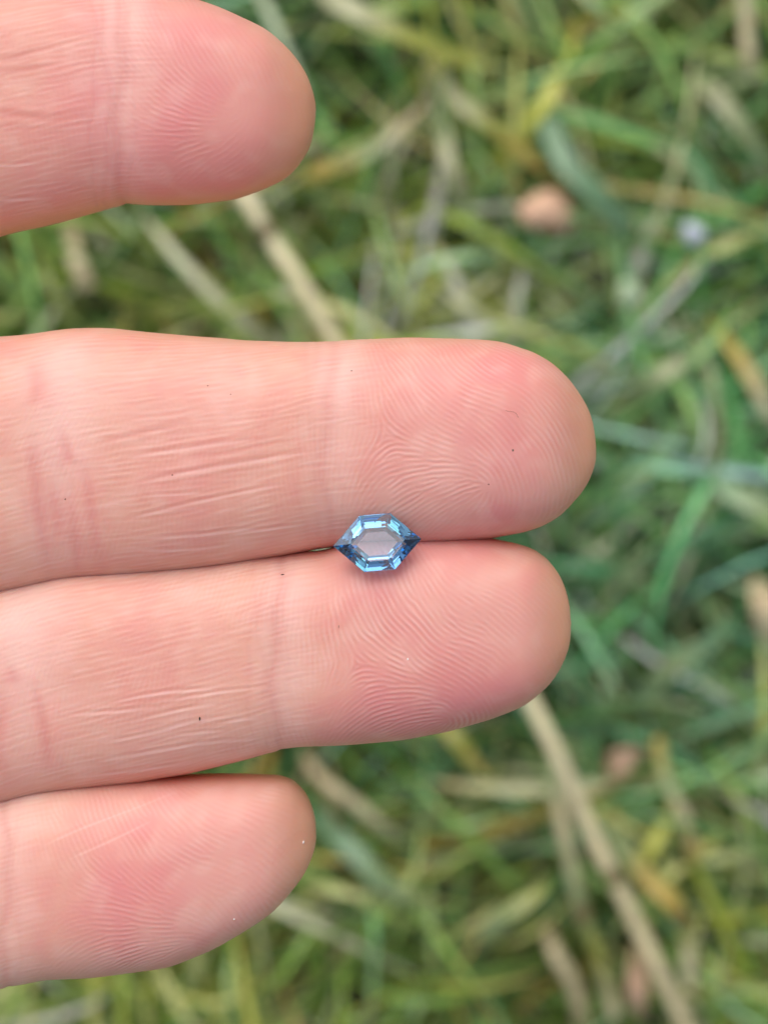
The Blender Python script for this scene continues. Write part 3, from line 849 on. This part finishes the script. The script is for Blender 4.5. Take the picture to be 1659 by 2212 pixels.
        h *= fade * (1 if True else 0)
        h = np.where(front, h, 0)
        disp[sl] = h.ravel()
        # colours -------------------------------------------------------
        C0 = srgb(223, 166, 146); RED = srgb(220, 134, 136); ORG = srgb(236, 168, 134); PALE_ = srgb(238, 196, 186); DEEP = srgb(198, 102, 90)
        col = np.tile(C0, (nr, NR, 1)).astype(float)
        def mixin(c_, w):
            nonlocal col
            w = np.clip(w, 0, 1)[..., None]
            col = col * (1 - w) + c_ * w
        lx = (xt - px) / PX
        blob = np.exp(-np.abs((lx - 11.0) / 9.5) ** 3) * np.exp(-np.abs((Tn + 0.08) / 0.95) ** 3)
        mixin(RED, 0.62 * blob * (1 + 0.12 * mott + 0.10 * mott2))
        mixin(RED, 0.26 * np.exp(-((Smm - dp + 11) / 7.0) ** 2) * np.exp(-((Tn - 0.1) / 0.6) ** 2))
        mixin(RED, 0.16 * np.clip(mott * 0.5 + mott2 * 0.5, 0, 1.2))
        mixin(RED, 0.08 * np.clip(blot, 0, 2)); mixin(PALE_, 0.10 * np.clip(-blot, 0, 2))
        mixin(PALE_, 0.16 * np.clip(-mott2 * 0.6 - mott * .3, 0, 1))
        mixin(PALE_, 0.38 * np.exp(-((Smm - dp - 0.4) / 2.1) ** 2) * (0.6 + 0.4 * np.tanh(Tn * 3)))
        if D['pip']:
            pq = (D['pip'][0] - 829.5) / PX
            mixin(PALE_, 0.65 * np.exp(-((Smm - pq - 1.6) / 3.2) ** 2) * np.exp(-((Tn - 0.25) / 0.6) ** 2))
        mixin(ORG, 0.75 * np.exp(-((lx - 0.0) / 2.6) ** 2)); mixin(ORG, 0.7 * side)
        mixin(srgb(218, 126, 126), 0.30 * np.clip(pinkc, 0, 1))
        mixin(DEEP, 0.42 * np.clip(redc, 0, 1)); mixin(PALE_, 0.75 * np.clip(pale, 0, 1))
        # furrows redder, ridge tops paler
        mixin(PALE_, 0.22 * D['amp'] * np.clip(rid, 0, 1) * ramp); mixin(DEEP, 0.14 * D['amp'] * np.clip(-rid, 0, 1) * ramp)
        mixin(PALE_, 0.10 * np.clip(lon, 0, 1.5) * (1 - pad)); mixin(DEEP, 0.06 * np.clip(-lon, 0, 1.5) * (1 - pad))
        base_c[sl] = col.reshape(-1, 3)
    me_o = mesh_obj('hand', world, F, skin_material(), loc=(0, 0, HAND_Z))
    me = me_o.data
    nrm = np.zeros(Nv * 3, dtype=np.float32)
    me.vertices.foreach_get('normal', nrm)
    nrm = nrm.reshape(-1, 3)
    # orientation check
    if nrm[infos[1]['base'] + 300 * NR + NF // 2][2] < 0:
        me.flip_normals(); nrm = -nrm
    co = world + nrm * (disp * MM)[:, None]
    me.vertices.foreach_set('co', co.astype(np.float32).ravel())
    me.update()
    set_color(me, 'tint', base_c)
    tag(me_o, 'bare left hand, palm up, two middle fingers together holding the blue gemstone', 'hand')
    return me_o, co

def skin_material():
    m, n, l, p, out = mat_new('skin')
    a = n.new('ShaderNodeAttribute'); a.attribute_name = 'tint'
    l.new(a.outputs['Color'], p.inputs['Base Color'])
    p.inputs['Subsurface Weight'].default_value = 0.5
    p.inputs['Subsurface Radius'].default_value = (1.0, 0.30, 0.15)
    p.inputs['Subsurface Scale'].default_value = 0.0060
    p.inputs['Roughness'].default_value = 0.48
    p.inputs['Specular IOR Level'].default_value = 0.45
    tc = n.new('ShaderNodeTexCoord')
    nz = n.new('ShaderNodeTexNoise'); nz.inputs['Scale'].default_value = 5200; nz.inputs['Detail'].default_value = 2
    b = n.new('ShaderNodeBump'); b.inputs['Distance'].default_value = 0.00002; b.inputs['Strength'].default_value = 0.5
    l.new(tc.outputs['Object'], nz.inputs['Vector']); l.new(nz.outputs[0], b.inputs['Height']); l.new(b.outputs[0], p.inputs['Normal'])
    return m

HAND, HAND_CO = build_hand()

# ------------------------------------------------------------------ gemstone
def gem_material(name, tint):
    m = bpy.data.materials.new(name)
    m.use_nodes = True
    n = m.node_tree.nodes; l = m.node_tree.links
    n.remove(n['Principled BSDF'])
    g = n.new('ShaderNodeBsdfGlass')
    g.inputs['IOR'].default_value = 1.77
    g.inputs['Roughness'].default_value = 0.0
    g.inputs['Color'].default_value = (*tint, 1)
    l.new(g.outputs[0], n['Material Output'].inputs['Surface'])
    return m

def build_gem():
    clear = gem_material('gem_crown', (0.85, 0.915, 1.0)); blue = gem_material('gem_blue', (0.50, 0.71, 0.85)); teal = gem_material('gem_teal', (0.44, 0.68, 0.72))
    def hexa(a, bx, by, z, off=(0, 0)):
        return [np.array(v, float) for v in ((a + off[0], off[1], z), (bx + off[0], by + off[1], z), (-bx + off[0], by + off[1], z), (-a + off[0], off[1], z),
                                             (-bx + off[0], -by + off[1], z), (bx + off[0], -by + off[1], z))]
    zg = 0.0
    table = hexa(2.16, 0.93, 1.42, 0.60)
    g1 = hexa(3.53, 1.24, 2.26, 0.16)
    g2 = hexa(3.53, 1.24, 2.26, -0.10)
    p1 = hexa(2.75, 1.00, 1.72, -0.74)
    p2 = hexa(2.12, 0.85, 1.28, -1.22)
    cu = hexa(1.66, 0.75, 0.94, -1.44)
    C = at(815, 1172, HAND_Z + 0.0064)
    root = empty('gemstone', tuple(C))
    root.rotation_euler = (math.radians(-9), math.radians(2.0), math.radians(4.6))
    tag(root, 'light blue hexagonal step-cut gemstone wedged between the middle and ring fingers', 'gemstone')
    # settle the stone on the skin: the lowest lift at which nothing sinks in by more than 0.12 mm
    R = np.array(root.rotation_euler.to_matrix())
    smp = []
    for A_ in (g1, g2, p1, p2, cu):
        for i in range(6):
            for t in (0, .25, .5, .75): smp.append(A_[i] * (1 - t) + A_[(i + 1) % 6] * t)
    W = (R @ np.array(smp).T).T * MM + np.array(C)
    XY_ = HAND_CO[:, :2]; near = np.where((np.abs(XY_[:, 0] - C[0]) < .005) & (np.abs(XY_[:, 1] - C[1]) < .004) & (HAND_CO[:, 2] > 0))[0]
    lift = max((HAND_CO[near[np.argmin(((HAND_CO[near, :2] - w[:2]) ** 2).sum(1))], 2] + HAND_Z) - w[2] for w in W) - 0.00012
    print('gem lift', lift)
    root.location.z += lift
    def facet(name, pts, out, mat):
        pts = [p * MM for p in pts]
        nn = np.cross(pts[1] - pts[0], pts[2] - pts[1])
        if np.dot(nn, out) < 0: pts = pts[::-1]
        o = mesh_obj(name, pts, [tuple(range(len(pts)))], mat, root, smooth=False)
        return o
    facet('table', table, np.array([0, 0, 1.0]), clear)
    def band(name, A, B):
        for i in range(6):
            j = (i + 1) % 6
            q = [A[i], A[j], B[j], B[i]]
            c = sum(q) / 4; c[2] = c[2] * 0.0 + (0.5 if name == 'crown_facet' else (0 if name == 'girdle_facet' else -0.5))
            facet(name, q, c, clear if name == 'crown_facet' else (blue if i in (1, 4) or name == 'girdle_facet' else (blue if i in (2, 5) else teal)))
    band('crown_facet', table, g1); band('girdle_facet', g1, g2)
    band('pavilion_facet', g2, p1); band('pavilion_facet', p1, p2); band('pavilion_facet', p2, cu)
    facet('culet', cu, np.array([0, 0, -1.0]), clear)
    # the dark grain enclosed in the stone near its lower edge
    m_, n_, l_, p_, o_ = mat_new('gem_inclusion'); p_.inputs['Base Color'].default_value = (0.01, 0.012, 0.03, 1)
    q = [np.array(v) * 0.000075 for v in ((1, 0, 0), (0, 1.1, 0), (-1, 0, 0), (0, -.9, 0), (0, 0, .8), (0, 0, -.8))]
    q = [v + np.array((0.05, -1.50, -0.10)) * MM for v in q]
    mesh_obj('inclusion', q, [(0, 1, 4), (1, 2, 4), (2, 3, 4), (3, 0, 4), (1, 0, 5), (2, 1, 5), (3, 2, 5), (0, 3, 5)], m_, root, smooth=False)
build_gem()

# ------------------------------------------------------------------ specks on the skin
from mathutils.bvhtree import BVHTree
sel_me = HAND.data
def speck_mat(name, col):
    m, n, l, p, out = mat_new(name)
    p.inputs['Base Color'].default_value = (*col, 1); p.inputs['Roughness'].default_value = 0.8
    return m
DARK = speck_mat('dark_dirt', (0.012, 0.010, 0.009)); LINT = speck_mat('white_lint', (0.85, 0.83, 0.8)); GREY = speck_mat('grey_grit', (0.16, 0.13, 0.10))
BRN = speck_mat('brown_dirt', (0.10, 0.035, 0.02))
XY = HAND_CO[:, :2]; FRONT = HAND_CO[:, 2] > -0.002
def skin_point(u, v):
    P = at(u, v, HAND_Z + 0.006)
    d = (XY[:, 0] - P.x) ** 2 + (XY[:, 1] - P.y) ** 2
    d[~FRONT] = 9
    return HAND_CO[np.argmin(d)] + np.array([0, 0, HAND_Z])
def speck(u, v, L, W, ang, mat, name, label, cat):
    P = skin_point(u, v)
    rg = np.random.default_rng(int(u + v))
    V = []; K = 8
    for zz, rr in ((0.0, .8), (.35, 1.0), (.8, .6)):
        for k in range(K):
            a = k / K * 2 * math.pi; j = rg.uniform(.75, 1.2) * rr
            V.append((L / 2 * math.cos(a) * j * MM, W / 2 * math.sin(a) * j * MM, zz * W * 0.6 * MM))
    F = [(r * K + k, r * K + (k + 1) % K, r * K + K + (k + 1) % K, r * K + K + k) for r in range(2) for k in range(K)] + [tuple(range(2 * K, 3 * K)), tuple(range(K))[::-1]]
    o = mesh_obj(name, V, F, mat, smooth=False, loc=tuple(P))
    o.rotation_euler = (0, 0, ang)
    tag(o, label, cat, 'specks on the fingers')
speck(608, 1243, .30, .11, 0.05, DARK, 'dirt_speck', 'black flat speck on the ring finger, left of the gemstone', 'dirt speck')
speck(433, 1552, .13, .28, 0.05, DARK, 'dirt_speck', 'black upright speck low on the ring finger', 'dirt speck')
speck(1106, 974, .16, .22, 0.2, GREY, 'grit_grain', 'grey grain of grit on the middle fingertip', 'grit')
speck(502, 1996, .15, .15, 0.2, LINT, 'lint_speck', 'white speck low on the little fingertip', 'lint')
speck(880, 1422, .16, .18, 0.2, LINT, 'lint_speck', 'white speck in the middle of the ring fingertip', 'lint')
speck(650, 1840, .14, .30, -0.3, LINT, 'skin_flake', 'pale skin flake near the tip of the little finger', 'skin flake')
speck(452, 835, .10, .10, 0, BRN, 'dirt_speck', 'left one of two brown dots near the top of the middle finger', 'dirt speck')
speck(500, 852, .09, .09, 0, BRN, 'dirt_speck', 'lower brown dot just right of another on the middle finger', 'dirt speck')
speck(376, 1026, .12, .12, 0, BRN, 'dirt_speck', 'brown dot at the wrinkles of the middle finger', 'dirt speck')
speck(759, 801, .12, .12, .6, GREY, 'dirt_speck', 'grey dot above the end joint crease of the middle finger', 'dirt speck')
speck(1055, 1047, .11, .11, .6, BRN, 'dirt_speck', 'brown dot at the core of the middle fingerprint', 'dirt speck')
speck(145, 1079, .11, .13, 0, BRN, 'dirt_speck', 'brown dot between the joint creases of the middle finger', 'dirt speck')
speck(731, 1352, .05, .30, .05, GREY, 'dirt_speck', 'thin grey upright speck on the ring finger below the gemstone', 'dirt speck')
# a fine curled hair
def hair():
    pts = [(1090, 888), (1096, 891), (1104, 890), (1111, 893), (1116, 898), (1119, 904)]
    P = np.array([skin_point(u, v) + np.array([0, 0, .00004]) for u, v in pts])
    C = spline(P, 30); O = C[0].copy(); C -= O
    K = 5; V = []
    for i, c in enumerate(C):
        T = C[min(i + 1, 29)] - C[max(i - 1, 0)]; T /= np.linalg.norm(T); S_ = np.cross(T, [0, 0, 1]); U = np.cross(S_, T)
        for k in range(K):
            a = k / K * 2 * math.pi
            V.append(c + (S_ * math.cos(a) + U * math.sin(a)) * 0.000010)
    F = [(i * K + k, i * K + (k + 1) % K, i * K + K + (k + 1) % K, i * K + K + k) for i in range(29) for k in range(K)]
    o = mesh_obj('lint_fibre', V, F, BRN, loc=tuple(O))
    tag(o, 'tiny curled brown fibre lying on the middle fingertip', 'fibre')
hair()
